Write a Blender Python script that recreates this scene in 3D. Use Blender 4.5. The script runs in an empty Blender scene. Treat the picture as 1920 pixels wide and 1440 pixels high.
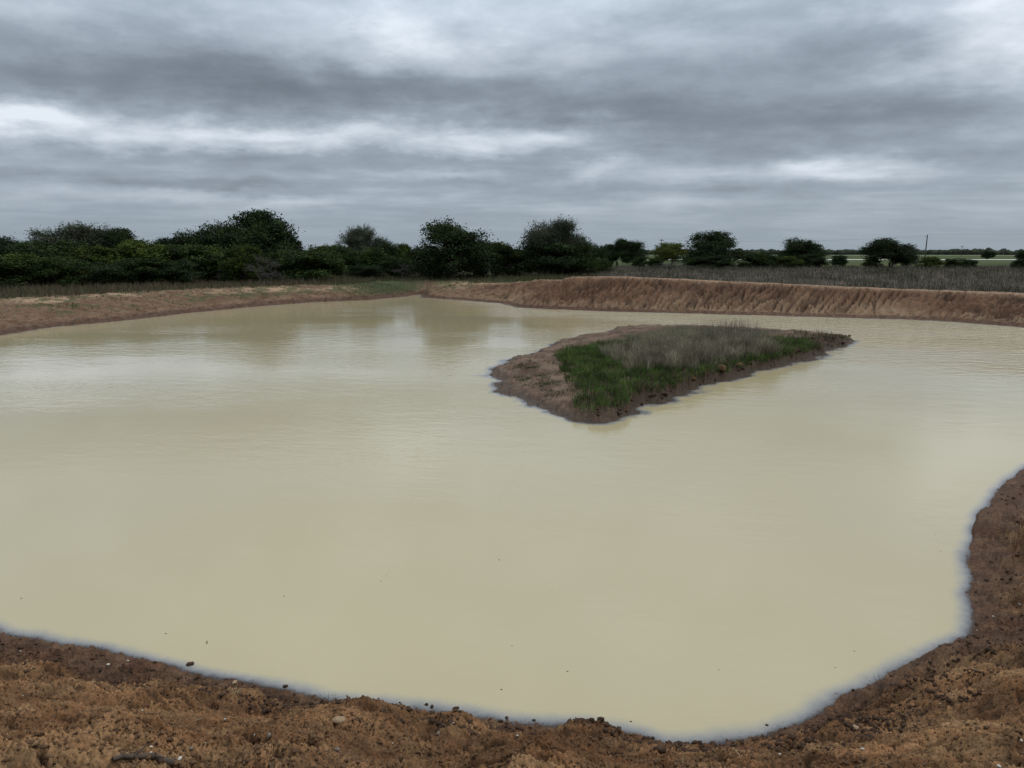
import bpy, math, random
import numpy as np
R = math.radians
random.seed(7); rng = np.random.default_rng(7)
scn = bpy.context.scene
C = scn.collection

# ---------------------------------------------------------------- camera, sky, sun, exposure
CAM_H = 4.5
F = 1442.0                     # focal length in photograph pixels (1920 wide)
HZ = 473.0                     # horizon row
PITCH = math.atan((720 - HZ) / F)
cd = bpy.data.cameras.new('camera'); cam = bpy.data.objects.new('camera', cd); C.objects.link(cam)
cam.location = (0, 0, CAM_H); cam.rotation_euler = (R(90) - PITCH, 0, 0)
cd.sensor_width = 36; cd.lens = 36 * F / 1920; cd.clip_start = 0.1; cd.clip_end = 20000
scn.camera = cam
scn.view_settings.view_transform = 'Standard'; scn.view_settings.look = 'None'
scn.view_settings.gamma = 1; scn.view_settings.use_curve_mapping = False
scn.view_settings.exposure = 0.0
SUN_EL, SUN_AZ = 48, 62        # degrees; azimuth measured from +Y (view direction) towards +X
SUN_STRENGTH = 1.2

world = bpy.data.worlds.new('World'); scn.world = world; world.use_nodes = True

class G:                        # tiny node-graph helper
    def __init__(s, nt): s.nt = nt
    def n(s, t, **k):
        o = s.nt.nodes.new(t)
        for a, b in k.items(): setattr(o, a, b)
        return o
    def link(s, a, b): s.nt.links.new(a, b)
    def put(s, sock, v):
        if isinstance(v, (int, float)): sock.default_value = v
        elif isinstance(v, (tuple, list)):
            v = tuple(v)
            if len(sock.default_value) == 4 and len(v) == 3: v = v + (1,)
            sock.default_value = v
        else: s.link(v, sock)
    def m(s, op, a, b=None, c=None, clamp=False):
        o = s.n('ShaderNodeMath', operation=op); o.use_clamp = clamp
        s.put(o.inputs[0], a)
        if b is not None: s.put(o.inputs[1], b)
        if c is not None: s.put(o.inputs[2], c)
        return o.outputs[0]
    def v(s, op, a, b=None):
        o = s.n('ShaderNodeVectorMath', operation=op)
        s.put(o.inputs[0], a)
        if b is not None: s.put(o.inputs[1], b)
        return o.outputs['Value'] if op in ('LENGTH', 'DOT_PRODUCT') else o.outputs['Vector']
    def scale(s, a, k):
        o = s.n('ShaderNodeVectorMath', operation='SCALE'); s.put(o.inputs[0], a); s.put(o.inputs[3], k); return o.outputs['Vector']
    def xyz(s, x, y, z=0.0):
        o = s.n('ShaderNodeCombineXYZ'); s.put(o.inputs[0], x); s.put(o.inputs[1], y); s.put(o.inputs[2], z); return o.outputs[0]
    def sep(s, a):
        o = s.n('ShaderNodeSeparateXYZ'); s.put(o.inputs[0], a); return o.outputs
    def noise(s, vec, scale, detail=4, rough=0.5, dist=0.0, out='Fac', typ='FBM'):
        o = s.n('ShaderNodeTexNoise'); o.noise_type = typ
        s.put(o.inputs['Vector'], vec); s.put(o.inputs['Scale'], scale); s.put(o.inputs['Detail'], detail)
        s.put(o.inputs['Roughness'], rough); s.put(o.inputs['Distortion'], dist)
        return o.outputs[out]
    def voronoi(s, vec, scale, feature='F1', out='Distance', rnd=1.0):
        o = s.n('ShaderNodeTexVoronoi'); o.feature = feature
        s.put(o.inputs['Vector'], vec); s.put(o.inputs['Scale'], scale); s.put(o.inputs['Randomness'], rnd)
        return o.outputs[out]
    def mr(s, v, a, b, c=0.0, d=1.0, smooth=False):
        o = s.n('ShaderNodeMapRange'); o.interpolation_type = 'SMOOTHSTEP' if smooth else 'LINEAR'
        s.put(o.inputs[0], v); s.put(o.inputs[1], a); s.put(o.inputs[2], b); s.put(o.inputs[3], c); s.put(o.inputs[4], d)
        return o.outputs[0]
    def ramp(s, v, stops):
        o = s.n('ShaderNodeValToRGB'); cr = o.color_ramp
        while len(cr.elements) < len(stops): cr.elements.new(0.5)
        for e, (p, c) in zip(cr.elements, stops):
            e.position = p; e.color = tuple(c) + (1,) if len(c) == 3 else c
        s.put(o.inputs[0], v); return o.outputs[0]
    def mix(s, f, a, b, mode='MIX'):
        o = s.n('ShaderNodeMix', data_type='RGBA', blend_type=mode)
        s.put(o.inputs[0], f); s.put(o.inputs[6], a); s.put(o.inputs[7], b); return o.outputs[2]

def build_world():
    g = G(world.node_tree); world.node_tree.nodes.clear()
    out = g.n('ShaderNodeOutputWorld'); bg = g.n('ShaderNodeBackground'); g.link(bg.outputs[0], out.inputs[0])
    sky = g.n('ShaderNodeTexSky', sky_type='NISHITA'); sky.sun_disc = False
    sky.sun_elevation = R(SUN_EL); sky.sun_rotation = R(SUN_AZ)
    d = g.v('NORMALIZE', g.n('ShaderNodeTexCoord').outputs['Generated'])
    x, y, z = g.sep(d)
    zc = g.m('MAXIMUM', z, 0.0)
    # cloud deck seen in perspective: direction projected on a flat layer
    k = g.m('DIVIDE', 1.0, g.m('ADD', zc, 0.07))
    P = g.xyz(g.m('MULTIPLY', x, k), g.m('MULTIPLY', y, k), 0.0)
    warp = g.noise(P, 0.35, 3, 0.5, 0, 'Color')
    Pw = g.v('ADD', P, g.scale(g.v('SUBTRACT', warp, (0.5, 0.5, 0.5)), 1.3))
    Ps = g.v('MULTIPLY', Pw, (0.62, 1.0, 1.0))
    n1 = g.noise(Ps, 0.95, 7, 0.50, 0.15)
    n2 = g.noise(g.v('ADD', g.v('MULTIPLY', Pw, (0.85, 1.0, 1.0)), (7.3, 2.1, 0)), 3.0, 7, 0.52, 0.1)
    # large bright and dark masses of this sky (world azimuth / elevation, in degrees)
    az = g.m('MULTIPLY', g.m('ARCTAN2', x, y), 57.2958)
    el = g.m('MULTIPLY', g.m('ARCSINE', z), 57.2958)
    dv = g.v('MULTIPLY', d, (1.0, 1.0, 2.6))
    wv = g.noise(dv, 6.5, 7, 0.58, 0, 'Color')
    n3 = g.noise(g.v('ADD', dv, (3.1, 1.7, .4)), 7.5, 10, 0.62, 0.1)
    wx, wy, wz = g.sep(wv)
    low = g.mr(el, 0.0, 12.0, 0.15, 1.0)
    azw = g.m('ADD', az, g.m('MULTIPLY', g.m('SUBTRACT', wx, 0.5), 18.0))
    elw = g.m('ADD', el, g.m('MULTIPLY', g.m('MULTIPLY', g.m('SUBTRACT', wy, 0.5), 6.5), low))
    def deg(px, py):
        u = (px - 960) / F; v = (720 - py) / F
        Y = math.cos(PITCH) + v * math.sin(PITCH); Z = -math.sin(PITCH) + v * math.cos(PITCH)
        return math.degrees(math.atan2(u, Y)), math.degrees(math.atan2(Z, math.hypot(u, Y)))
    blobs = [  # px, py, half width, half height (px), strength
        (1890, 50, 190, 85, .46), (800, 55, 170, 60, .34), (1120, 30, 230, 70, .16), (560, 40, 160, 45, .10), (60, 20, 260, 40, .10),
        (40, 225, 70, 32, .36), (250, 250, 260, 26, .42), (620, 262, 260, 24, .42), (1000, 245, 170, 24, .42), (1600, 325, 120, 15, .34),
        (1120, 318, 80, 11, .34), (800, 332, 110, 9, .20), (560, 374, 120, 8, .28), (280, 362, 130, 9, .20), (1330, 322, 90, 9, .16), (1240, 385, 120, 8, .14),
        (100, 140, 260, 55, -.36), (480, 160, 220, 34, -.26), (780, 178, 260, 26, -.32), (1180, 205, 200, 34, -.36), (1480, 240, 260, 42, -.36),
        (1800, 210, 130, 26, -.22), (1600, 90, 130, 60, -.10), (640, 225, 60, 18, -.14), (420, 302, 260, 12, -.26), (900, 300, 220, 9, -.16), (200, 335, 300, 9, -.18), (1420, 355, 260, 9, -.16),
        (1000, 352, 200, 8, -.16), (420, 345, 160, 7, -.16), (1150, 130, 220, 40, -.06), (1750, 290, 200, 14, -.12)]
    acc = None
    for px, py, hw, hh, st in blobs:
        a0, e0 = deg(px, py)
        sa = hw / 1920 * 67; se = hh / F * 57.3
        dx = g.m('MULTIPLY', g.m('SUBTRACT', azw, a0), 1 / sa)
        dy = g.m('MULTIPLY', g.m('SUBTRACT', elw, e0), 1 / se)
        q = g.m('ADD', g.m('MULTIPLY', dx, dx), g.m('MULTIPLY', dy, dy))
        b = g.m('MULTIPLY', g.m('POWER', 2.718, g.m('MULTIPLY', q, -0.75)), st)
        acc = b if acc is None else g.m('ADD', acc, b)
    n1c = g.m('MULTIPLY', g.m('SUBTRACT', n1, 0.5), 0.60)
    n2c = g.m('MULTIPLY', g.m('ADD', g.m('MULTIPLY', g.m('SUBTRACT', n2, 0.5), .45), g.m('SUBTRACT', n3, 0.5)), 0.66)
    fade = g.mr(el, 0.0, 7.0, 0.30, 1.0)
    t = g.m('ADD', g.m('ADD', 0.475, g.m('MULTIPLY', acc, .88)), g.m('MULTIPLY', g.m('ADD', n1c, n2c), fade))
    t = g.m('ADD', g.m('MULTIPLY', t, .86), .075)
    col = g.ramp(t, [(0.0, (.165, .193, .232)), (0.24, (.235, .276, .328)), (0.46, (.330, .388, .452)), (0.70, (.51, .578, .655)), (0.92, (.80, .86, .94))])
    hz = g.mr(el, 0.0, 3.5, 0.55, 0.0, True)
    col = g.mix(hz, col, (.275, .335, .385))
    # an overcast sky is brighter overhead
    up = g.mr(g.m('SINE', g.m('MULTIPLY', el, 1 / 57.2958)), 0.22, 0.62, 1.0, 2.75)
    col = g.mix(1.0, col, g.xyz(up, up, up), 'MULTIPLY')
    ns = g.scale(sky.outputs[0], 0.08)
    col = g.mix(0.04, col, ns)
    g.link(col, bg.inputs[0]); bg.inputs[1].default_value = 1.0
build_world()
world.cycles.sampling_method = 'MANUAL'; world.cycles.sample_map_resolution = 512

sl = bpy.data.lights.new('sun', 'SUN'); sun = bpy.data.objects.new('sun', sl); C.objects.link(sun)
sl.energy = SUN_STRENGTH; sl.angle = R(16); sl.color = (1.0, .96, .90)
sun.rotation_euler = (R(90 - SUN_EL), 0, R(180 - SUN_AZ)); sun.location = (0, 0, 50)

# ---------------------------------------------------------------- helpers
def tag(o, label=None, cat=None, group=None, kind=None):
    if label: o['label'] = label
    if cat: o['category'] = cat
    if group: o['group'] = group
    if kind: o['kind'] = kind
    return o
def mesh_np(name, V, Fc, mat=None, smooth=False):
    V = np.asarray(V, np.float32); Fc = np.asarray(Fc, np.int32)
    me = bpy.data.meshes.new(name); n, k = Fc.shape
    me.vertices.add(len(V)); me.vertices.foreach_set('co', V.ravel())
    me.loops.add(n * k); me.loops.foreach_set('vertex_index', Fc.ravel())
    me.polygons.add(n); me.polygons.foreach_set('loop_start', np.arange(0, n * k, k, dtype=np.int32))
    if smooth: me.polygons.foreach_set('use_smooth', np.ones(n, bool))
    me.update(calc_edges=True)
    if mat: me.materials.append(mat)
    return me
def obj(name, me, parent=None):
    o = bpy.data.objects.new(name, me); C.objects.link(o)
    if parent: o.parent = parent
    return o
def fattr(me, name, arr):
    a = me.attributes.new(name, 'FLOAT', 'POINT'); a.data.foreach_set('value', np.asarray(arr, np.float32))
def cattr(me, name, arr):
    arr = np.asarray(arr, np.float32)
    if arr.shape[1] == 3: arr = np.concatenate([arr, np.ones((len(arr), 1), np.float32)], 1)
    a = me.attributes.new(name, 'FLOAT_COLOR', 'POINT'); a.data.foreach_set('color', arr.ravel())

def px2w(px, py, z=0.0):
    """photograph pixel -> point at height z"""
    u = (px - 960) / F; v = (720 - py) / F
    X = u; Y = math.cos(PITCH) + v * math.sin(PITCH); Z = -math.sin(PITCH) + v * math.cos(PITCH)
    t = (z - CAM_H) / Z
    return X * t, Y * t

# gradient noise
_perm = np.random.default_rng(11).permutation(4096).astype(np.int32)
_ang = np.random.default_rng(12).uniform(0, 2 * math.pi, 4096)
_gx = np.cos(_ang).astype(np.float32); _gy = np.sin(_ang).astype(np.float32)
def perlin(x, y):
    xi = np.floor(x); yi = np.floor(y); fx = (x - xi).astype(np.float32); fy = (y - yi).astype(np.float32)
    xi = xi.astype(np.int64); yi = yi.astype(np.int64)
    def gr(ix, iy, dx, dy):
        h = _perm[(_perm[ix & 4095] + iy) & 4095]
        return _gx[h] * dx + _gy[h] * dy
    u = fx * fx * fx * (fx * (fx * 6 - 15) + 10); v = fy * fy * fy * (fy * (fy * 6 - 15) + 10)
    a = gr(xi, yi, fx, fy); b = gr(xi + 1, yi, fx - 1, fy); c = gr(xi, yi + 1, fx, fy - 1); d = gr(xi + 1, yi + 1, fx - 1, fy - 1)
    return ((a + u * (b - a)) * (1 - v) + (c + u * (d - c)) * v) * 1.5
def fbm(x, y, o=4, gain=.5, off=0.0):
    s = 0; a = 1; f = 1
    for i in range(o):
        s = s + a * perlin(x * f + off + i * 17.3, y * f + off * 1.7 + i * 9.1); a *= gain; f *= 2.03
    return s
def sstep(a, b, x):
    t = np.clip((x - a) / (b - a), 0, 1); return t * t * (3 - 2 * t)

# ---------------------------------------------------------------- plan of the place
ZF = 1.25     # level of the surrounding field above the water
# shoreline: (px, py, crest height, slope run, rill strength, nearness); width of the wet mud margin follows from LED
S = [(0,1186,2.6,7.0,0,1),(230,1226,2.7,6.6,0,1),(400,1272,2.8,6.4,0,1),(530,1292,2.9,6.2,0,1),(610,1312,2.9,6.0,0,1),(700,1322,2.9,6.0,0,1),(860,1340,2.9,6.0,0,1),
     (960,1358,2.9,6.0,0,1),(1100,1364,2.9,6.0,0,1),(1180,1382,2.9,6,0,1),(1250,1404,2.9,6,0,1),(1330,1402,2.9,6,0,1),(1440,1380,2.9,6,0,1),(1520,1345,2.9,6,0,1),
     (1600,1300,2.9,5.5,0,1),(1700,1252,2.9,5.5,0,1),(1812,1192,2.8,5.5,0,1),(1820,1120,2.8,5.5,0,1),(1818,1050,2.8,5.5,0,1),(1828,1000,2.8,5.5,0,1),(1842,958,2.8,5.5,0,1),
     (1872,918,2.7,5.5,0,1),(1920,878,2.6,5.5,0,1)]
right_out = [(18.5,22.0,2.2,5,.3,.5),(31,27,1.9,5,.6,.1),(41,34,1.7,5,.9,0),(38.5,41.5,1.7,4.6,1,0)]
S2 = [(1920,614,1.72,4.4,1,0),(1800,604,1.74,4.4,1,0),(1700,599,1.79,4.4,1,0),(1560,595,1.95,4.4,1,0),(1420,591,2.12,4.4,1,0),(1300,588,2.28,4.5,1,0),
      (1150,584,2.48,4.6,1,0),(1040,580,2.45,4.8,1,0),(975,577,2.25,5.0,.9,0),(940,569,1.95,5.0,.8,0),(870,563,1.45,5.0,.7,0),(792,558,1.25,5.0,.4,0),
      (788,552,1.25,5,.1,0),(758,556,1.25,4.5,0,0),(700,562,1.25,4.5,0,0),(600,566,1.25,5.5,0,0),(500,573,1.25,6.5,0,0),(380,584,1.25,7.5,0,0),(240,600,1.25,8.5,0,0),
      (100,613,1.3,10,0,0),(0,628,1.35,11,0,0)]
left_out = [(-38,37,1.4,11,0,0),(-38,27,1.6,9,0,.2),(-26,17,2.0,8,0,.6),(-13,11.5,2.4,7,0,1)]
shore = [px2w(a, b) + tuple(r) for a, b, *r in S] + right_out + [px2w(a, b) + tuple(r) for a, b, *r in S2] + left_out
LED = [(-6,.75),(-3.2,.72),(-1.7,.45),(-.6,.25),(.6,.20),(1.6,.20),(2.6,.26),(3.8,.36),(5.2,.50),(6.5,.60),(9,.65),(14,.65)]   # margin width by x of the shore point
shore = [r + (float(np.interp(r[0], [a for a, b in LED], [b for a, b in LED])),) for r in shore]
shore = np.array(shore, np.float32)
ISL = [(916,704,3,0),(932,690,2.5,0),(960,673,2.5,0),(1000,666,2.2,0),(1022,655,2.2,0),(1050,641,2,0),(1085,633,2,0),(1140,626,2,0),(1152,618,2,0),(1200,615,2,0),(1300,615,2,0),
       (1420,621,2,0),(1500,626,2,0),(1560,632,2,.2),(1600,640,1.2,.5),(1582,650,.9,1),(1546,658,.8,1),(1538,669,.7,1),(1480,683,.7,1),(1420,698,.7,1),(1350,716,.7,1),
       (1310,728,.7,1),(1260,746,.7,1),(1200,766,.7,1),(1182,777,.8,.8),(1110,794,1.2,.5),(1070,787,2.0,.2),(1000,760,3,0),(950,738,3,0),(934,722,3,0),(940,714,3,0)]
isl = np.array([px2w(a, b) + (r, e) for a, b, r, e in ISL], np.float32)

def sdf(x, y, poly):
    """signed distance (positive outside), arc length and interpolated attributes at the nearest shore point"""
    P = poly[:, :2]; n = len(P); best = np.full(x.shape, 1e9, np.float32)
    na = poly.shape[1] - 2
    att = [np.zeros_like(x) for _ in range(na)]; sarc = np.zeros_like(x); inside = np.zeros(x.shape, bool)
    s0 = 0.0
    for i in range(n):
        a = P[i]; b = P[(i + 1) % n]; ex, ey = b - a; L2 = ex * ex + ey * ey; L = math.sqrt(L2)
        t = np.clip(((x - a[0]) * ex + (y - a[1]) * ey) / L2, 0, 1)
        q = (x - a[0] - t * ex) ** 2 + (y - a[1] - t * ey) ** 2
        m = q < best; best[m] = q[m]; sarc[m] = s0 + t[m] * L
        for k in range(na):
            va, vb = poly[i, 2 + k], poly[(i + 1) % n, 2 + k]; att[k][m] = va + (vb - va) * t[m]
        if ey != 0:
            c = ((a[1] > y) != (b[1] > y)) & (x < ex * (y - a[1]) / ey + a[0]); inside ^= c
        s0 += L
    d = np.sqrt(best); d[inside] *= -1
    return d, sarc, att

# humps and hollows of the near bank: px, py, radius, height (height > 0 hump)
HUMPS = [(300,1275,.26,.12),(335,1290,.12,-.12),(240,1320,.5,.05),(960,1385,.17,-.13),(870,1370,.22,.09),(1060,1392,.3,.05),(1150,1400,.2,.035),(985,1402,.09,-.10),(430,1330,.5,.06),(560,1340,.3,.06),
         (130,1385,.5,.05),(250,1385,.14,-.07),(330,1400,.3,.06),(620,1370,.35,.05),(1560,1365,.4,.05),(1700,1280,.35,.10),(1840,1210,.45,.14),(1660,1300,.16,-.10),(1850,1290,.25,-.09),
         (1900,960,.7,.12),(1880,1350,.4,.04),(30,1330,.4,.06),(90,1255,.25,.04)]
hump_w = []
for px, py, r, h in HUMPS:
    hx, hy = px2w(px, py, 0.35 if py < 1340 else .5); hump_w.append((hx, hy, r, h))

def height(x, y, full=True):
    x = np.asarray(x, np.float32); y = np.asarray(y, np.float32)
    d, s, (H, run, rill, near, ledw) = sdf(x, y, shore)
    far = 1 - near
    rag = fbm(x * 1.3, y * 1.3, 4, .55) * (.045 * near + .22 * far) + fbm(x * .35, y * .35, 2, .5, 5.) * (.02 * near + .25 * far)
    d = d + rag
    dl = np.maximum(d, 0)
    # near bank
    led = ledw * (1 + .45 * perlin(s * .9, s * .13))
    tn = np.clip((dl - led) / (run - led), 0, 1)
    zn = .10 * np.minimum(dl, led) + .12 * sstep(led - .02, led + .14, dl) * (.3 + .9 * np.clip(.6 + perlin(s * .7 + 40, dl * .2), 0, 1.2)) + (H - .2) * (1 - (1 - tn) ** 1.35)
    # left / plain bank
    tl = np.clip(dl / run, 0, 1)
    zl = .12 * sstep(.1, .5, dl) + (H - .12) * (1 - (1 - tl) ** 1.5)
    # spoil bank with ledges at the water
    tb = np.clip((dl - 1.0) / (run - 1.0), 0, 1)
    zb = .06 * np.minimum(dl, .5) + .16 * sstep(.42, .55, dl + .1 * perlin(s * .8, s * .05)) + .05 * sstep(.8, 1.2, dl) + (H - .24) * np.where(tb < .85, tb / .85 * .93, .93 + .07 * sstep(.85, 1.0, tb))
    land = near * zn + far * ((1 - sstep(.2, .6, rill)) * zl + sstep(.2, .6, rill) * zb)
    beyond = dl - run - np.where(near > .5, 9.0, 1.6 + .5 * perlin(s * .2, 3.))
    fall = sstep(0, 1, beyond / np.where(near > .5, 25., 4.5))
    land = land * (1 - fall) + ZF * fall
    land = np.where(d > 0, land, np.maximum(-(.17 + near * (.02 + .14 * ledw)) * -d, -1.0))
    # island
    di, si, (irun, esc) = sdf(x, y, isl)
    di = -di + fbm(x * .9, y * .9, 4, .6, 9.) * .30 + perlin(x * 4, y * 4) * .05
    dil = np.maximum(di, 0)
    zi = .10 * sstep(0, .35, dil) * (1 - esc) + (.13 + .05 * perlin(x * .8, y * .8)) * sstep(.0, .35, dil) * esc + .38 * (1 - np.exp(-dil / irun)) 
    zi = np.where(di > 0, zi, np.maximum(-.15 * -di, -1.2))
    ismask = (zi > land) & (d < 0)
    z = np.where(ismask, zi, land)
    info = dict(led=led, d=d, s=s, H=H, run=run, rill=rill, near=near, di=di, esc=esc, isl=ismask, z0=z)
    if not full: return z, info
    # relief
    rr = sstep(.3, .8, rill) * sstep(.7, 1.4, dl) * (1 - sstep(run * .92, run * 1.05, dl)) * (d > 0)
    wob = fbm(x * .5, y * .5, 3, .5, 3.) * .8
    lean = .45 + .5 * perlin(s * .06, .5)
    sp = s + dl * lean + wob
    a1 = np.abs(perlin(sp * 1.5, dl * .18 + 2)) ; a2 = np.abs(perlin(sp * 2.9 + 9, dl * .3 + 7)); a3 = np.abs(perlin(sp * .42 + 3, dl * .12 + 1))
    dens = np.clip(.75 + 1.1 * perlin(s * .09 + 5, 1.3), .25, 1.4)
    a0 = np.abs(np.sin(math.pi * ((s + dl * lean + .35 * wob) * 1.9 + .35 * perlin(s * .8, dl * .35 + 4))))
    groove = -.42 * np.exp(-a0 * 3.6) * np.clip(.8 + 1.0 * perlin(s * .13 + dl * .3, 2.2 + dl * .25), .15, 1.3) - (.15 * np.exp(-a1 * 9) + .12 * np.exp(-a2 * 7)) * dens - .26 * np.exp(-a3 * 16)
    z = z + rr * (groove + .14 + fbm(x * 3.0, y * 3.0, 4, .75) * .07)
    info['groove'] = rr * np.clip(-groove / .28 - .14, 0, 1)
    for hx, hy, r, h in hump_w:
        q = ((x - hx) ** 2 + (y - hy) ** 2) / (r * r)
        m = q < 9
        if m.any(): z[m] += 1.35 * h * np.exp(-q[m]) * (d[m] > -.02)
    nm = (near > .05) & (d > -1.2)
    if nm.any():
        xn = x[nm]; yn = y[nm]; w = near[nm]; wetz = sstep(-.05, .25, d[nm]) * (1 - sstep(0, .3, d[nm] - led[nm]))
        f1 = fbm(xn * 1.1, yn * 1.1, 3, .5, 21.) * .13
        rd = 1 - np.abs(fbm(xn * 1.6, yn * 2.2, 3, .55, 31.)) * 1.6
        crack = -np.clip(rd - .72, 0, 1) * .30
        f2 = fbm(xn * 7, yn * 7, 3, .55, 41.) * .026
        lump = np.abs(fbm(xn * 15, yn * 15, 3, .6, 51.)) * .034
        rid = np.abs(perlin(xn * 34, yn * 34)) * .022
        a = sstep(-.1, .9, d[nm])
        z[nm] += w * (a * (f1 + crack) + (.55 + .45 * a) * (f2 * .8 + lump + rid - .02) + wetz * (np.abs(fbm(xn * 9, yn * 9, 4, .65, 91.)) * .055 - .01))
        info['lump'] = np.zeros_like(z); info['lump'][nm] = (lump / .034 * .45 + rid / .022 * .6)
        info['crack'] = np.zeros_like(z); info['crack'][nm] = a * np.clip(rd - .75, 0, 1) * 4
        cl_ = nm & (d > .02) & (d < 1.5); z[cl_] = np.maximum(z[cl_], .008 + .03 * d[cl_])
    else:
        info['lump'] = np.zeros_like(z); info['crack'] = np.zeros_like(z)
    im = ismask & (di > -.5)
    if im.any():
        xi = x[im]; yi = y[im]
        z[im] += sstep(0, .8, di[im]) * (fbm(xi * 1.5, yi * 1.5, 3, .5, 61.) * .07) + sstep(-.1, .3, di[im]) * (np.abs(fbm(xi * 6, yi * 6, 3, .6)) * (.03 + .11 * esc[im] * (1 - sstep(.6, 1.6, di[im]))))
    fm = (near < .5) & ~ismask & (d > 0)
    if fm.any():
        xf = x[fm]; yf = y[fm]; rf = np.hypot(xf, yf)
        z[fm] += (fbm(xf * .8, yf * .8, 3, .5, 71.) * .08 + fbm(xf * 3, yf * 3, 3, .6, 81.) * .06) * sstep(0, 1, d[fm]) * (1 - sstep(120, 250, rf)) * (1 - .6 * sstep(.3, .8, rill[fm]))
    return z, info

def ground_z(x, y): return float(height(np.array([x], np.float32), np.array([y], np.float32))[0][0])
def hit_ground(px, py):
    """where the sight line through a photograph pixel meets the terrain"""
    u = (px - 960) / F; v = (720 - py) / F
    D = np.array([u, math.cos(PITCH) + v * math.sin(PITCH), -math.sin(PITCH) + v * math.cos(PITCH)])
    t = np.concatenate([np.linspace(2, 16, 2600), np.linspace(16, 120, 2600)])
    X = D[0] * t; Y = D[1] * t; Z = CAM_H + D[2] * t
    z, _ = height(X, Y); z = np.maximum(z, 0)
    k = int(np.argmax(Z < z))
    return float(X[k]), float(Y[k]), float(z[k])

# ---------------------------------------------------------------- terrain sheet
deg_in = np.linspace(-40, 40, 1000)
deg_out = np.concatenate([np.linspace(40, 60, 40)[1:], np.linspace(60, 180, 61)[1:]])
th = np.radians(np.concatenate([-deg_out[::-1], deg_in, deg_out])).astype(np.float32)
inv = 1 / np.linspace(1 / 4.0, 1 / 12.5, 330)
rad = np.concatenate([[0.02, .4, .8, 1.2, 1.6, 1.9], np.linspace(2.1, 4.0, 110)[:-1], inv, 12.5 * (42 / 12.5) ** np.linspace(0, 1, 110)[1:], np.arange(42.25, 86, .24),
                      86 * (8000 / 86) ** np.linspace(0, 1, 80)[1:]]).astype(np.float32)
TH, RD = np.meshgrid(th, rad)
X = (np.sin(TH) * RD).ravel(); Y = (np.cos(TH) * RD).ravel()
Z, I = height(X, Y)
nr, nc = len(rad), len(th)
idx = np.arange(nr * nc).reshape(nr, nc)
Q = np.stack([idx[:-1, :-1], idx[:-1, 1:], idx[1:, 1:], idx[1:, :-1]], -1).reshape(-1, 4)

# --- ground colours (soil, damp soil, turf): surface colour of each kind of ground, plus shade painted into the bank's rills
def lerp(a, b, t): return a * (1 - t[:, None]) + b * t[:, None]
c = lambda *v: np.array(v, np.float32)[None, :]
d = I['d']; near = I['near']; rill = sstep(.3, .8, I['rill'])
nA = fbm(X * .8, Y * .8, 4, .55, 101.); nB = fbm(X * 3.5, Y * 3.5, 3, .6, 111.); nC = fbm(X * .12, Y * .12, 3, .5, 121.)
soil = lerp(c(.115, .059, .028), c(.250, .142, .068), np.clip(.5 + .8 * nA + .3 * nB, 0, 1))
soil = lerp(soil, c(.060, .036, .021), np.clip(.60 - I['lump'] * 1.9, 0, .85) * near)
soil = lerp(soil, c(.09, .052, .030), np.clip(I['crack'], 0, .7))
berm = lerp(c(.098, .053, .031), c(.170, .098, .059), np.clip(.45 + .6 * nA + .45 * nB, 0, 1))
pale = c(.31, .215, .135)
berm = lerp(berm, pale, np.clip(sstep(-.8, -.1, d - I['run']) * .75, 0, 1) * np.clip(.8 + nB, 0, 1))
berm = lerp(berm, pale * .92, sstep(.75, .95, d) * (1 - sstep(1.2, 1.7, d)) * .55 * np.clip(.7 + nB, 0, 1))
berm = lerp(berm, c(.28, .19, .115), np.clip(1.4 * perlin(I['s'] * .07 + 5, 1.3), 0, .5) * (1 - sstep(1.5, 3.5, d)))
berm = lerp(berm, c(.060, .036, .024), I['groove'] * .95)  # shade painted into the rill grooves' albedo to make their relief read
left = lerp(c(.105, .064, .038), c(.190, .122, .076), np.clip(.5 + .7 * nA + .5 * nB, 0, 1))
left = lerp(left, pale * 1.02, sstep(-3.2, -1.8, d - I['run']) * (1 - sstep(.2, 1.3, d - I['run'])) * np.clip(.75 + 2 * nC + nB * .6, 0, 1))
left = lerp(left, c(.045, .058, .022), sstep(.05, .35, nA + .5 * nC + .15 * sstep(-30, 0, X)) * sstep(1.2, 3, d) * .75)
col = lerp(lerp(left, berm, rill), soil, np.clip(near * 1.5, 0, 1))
wetn = 1 - sstep(-.22, .34, d - I['led'] + nB * .16 + .08 * nA)
wetf = 1 - sstep(.45, 1.15, d + nB * .35)
wet = np.where(near > .5, wetn, wetf); wet = np.where(d < 0, 1, wet)
col = lerp(col, lerp(c(.052, .026, .014), c(.090, .048, .027), np.clip(.5 + nB, 0, 1)), wet * .86)
gl_ = np.exp(-(((X + 12.5) / 5.5) ** 2 + ((Y - 82) / 9) ** 2) ** 2) * (d > .15) * (1 - .0 * near)
col = lerp(col, lerp(c(.040, .055, .020), c(.060, .060, .030), np.clip(.5 + nB, 0, 1)), np.clip(gl_ * sstep(.2, 1.4, d + nB * .6) * (1 - sstep(-11, -8.5, X + nB)), 0, 1))
# field beyond
fld = sstep(.2, 2.2, d - I['run'] - np.where(rill > .5, 1.4, 1.0) + nB * .5) * (near < .5)
Rr = np.hypot(X, Y)
turf = lerp(c(.060, .050, .028), c(.040, .052, .020), np.clip(.5 + 2 * nA - X * .01, 0, 1))
weedy = c(.105, .085, .068) * (1 + .3 * nB[:, None])
fcol = lerp(turf, weedy * np.ones_like(turf), sstep(2, 14, X + nA * 3) * (1 - sstep(165, 180, Y)))
green = lerp(c(.045, .062, .019), c(.068, .078, .027), np.clip(.5 + 2.5 * fbm(X * .01, Y * .03, 3), 0, 1))
fcol = lerp(fcol, green, sstep(165, 200, Y))
col = lerp(col, fcol, fld)
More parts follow.
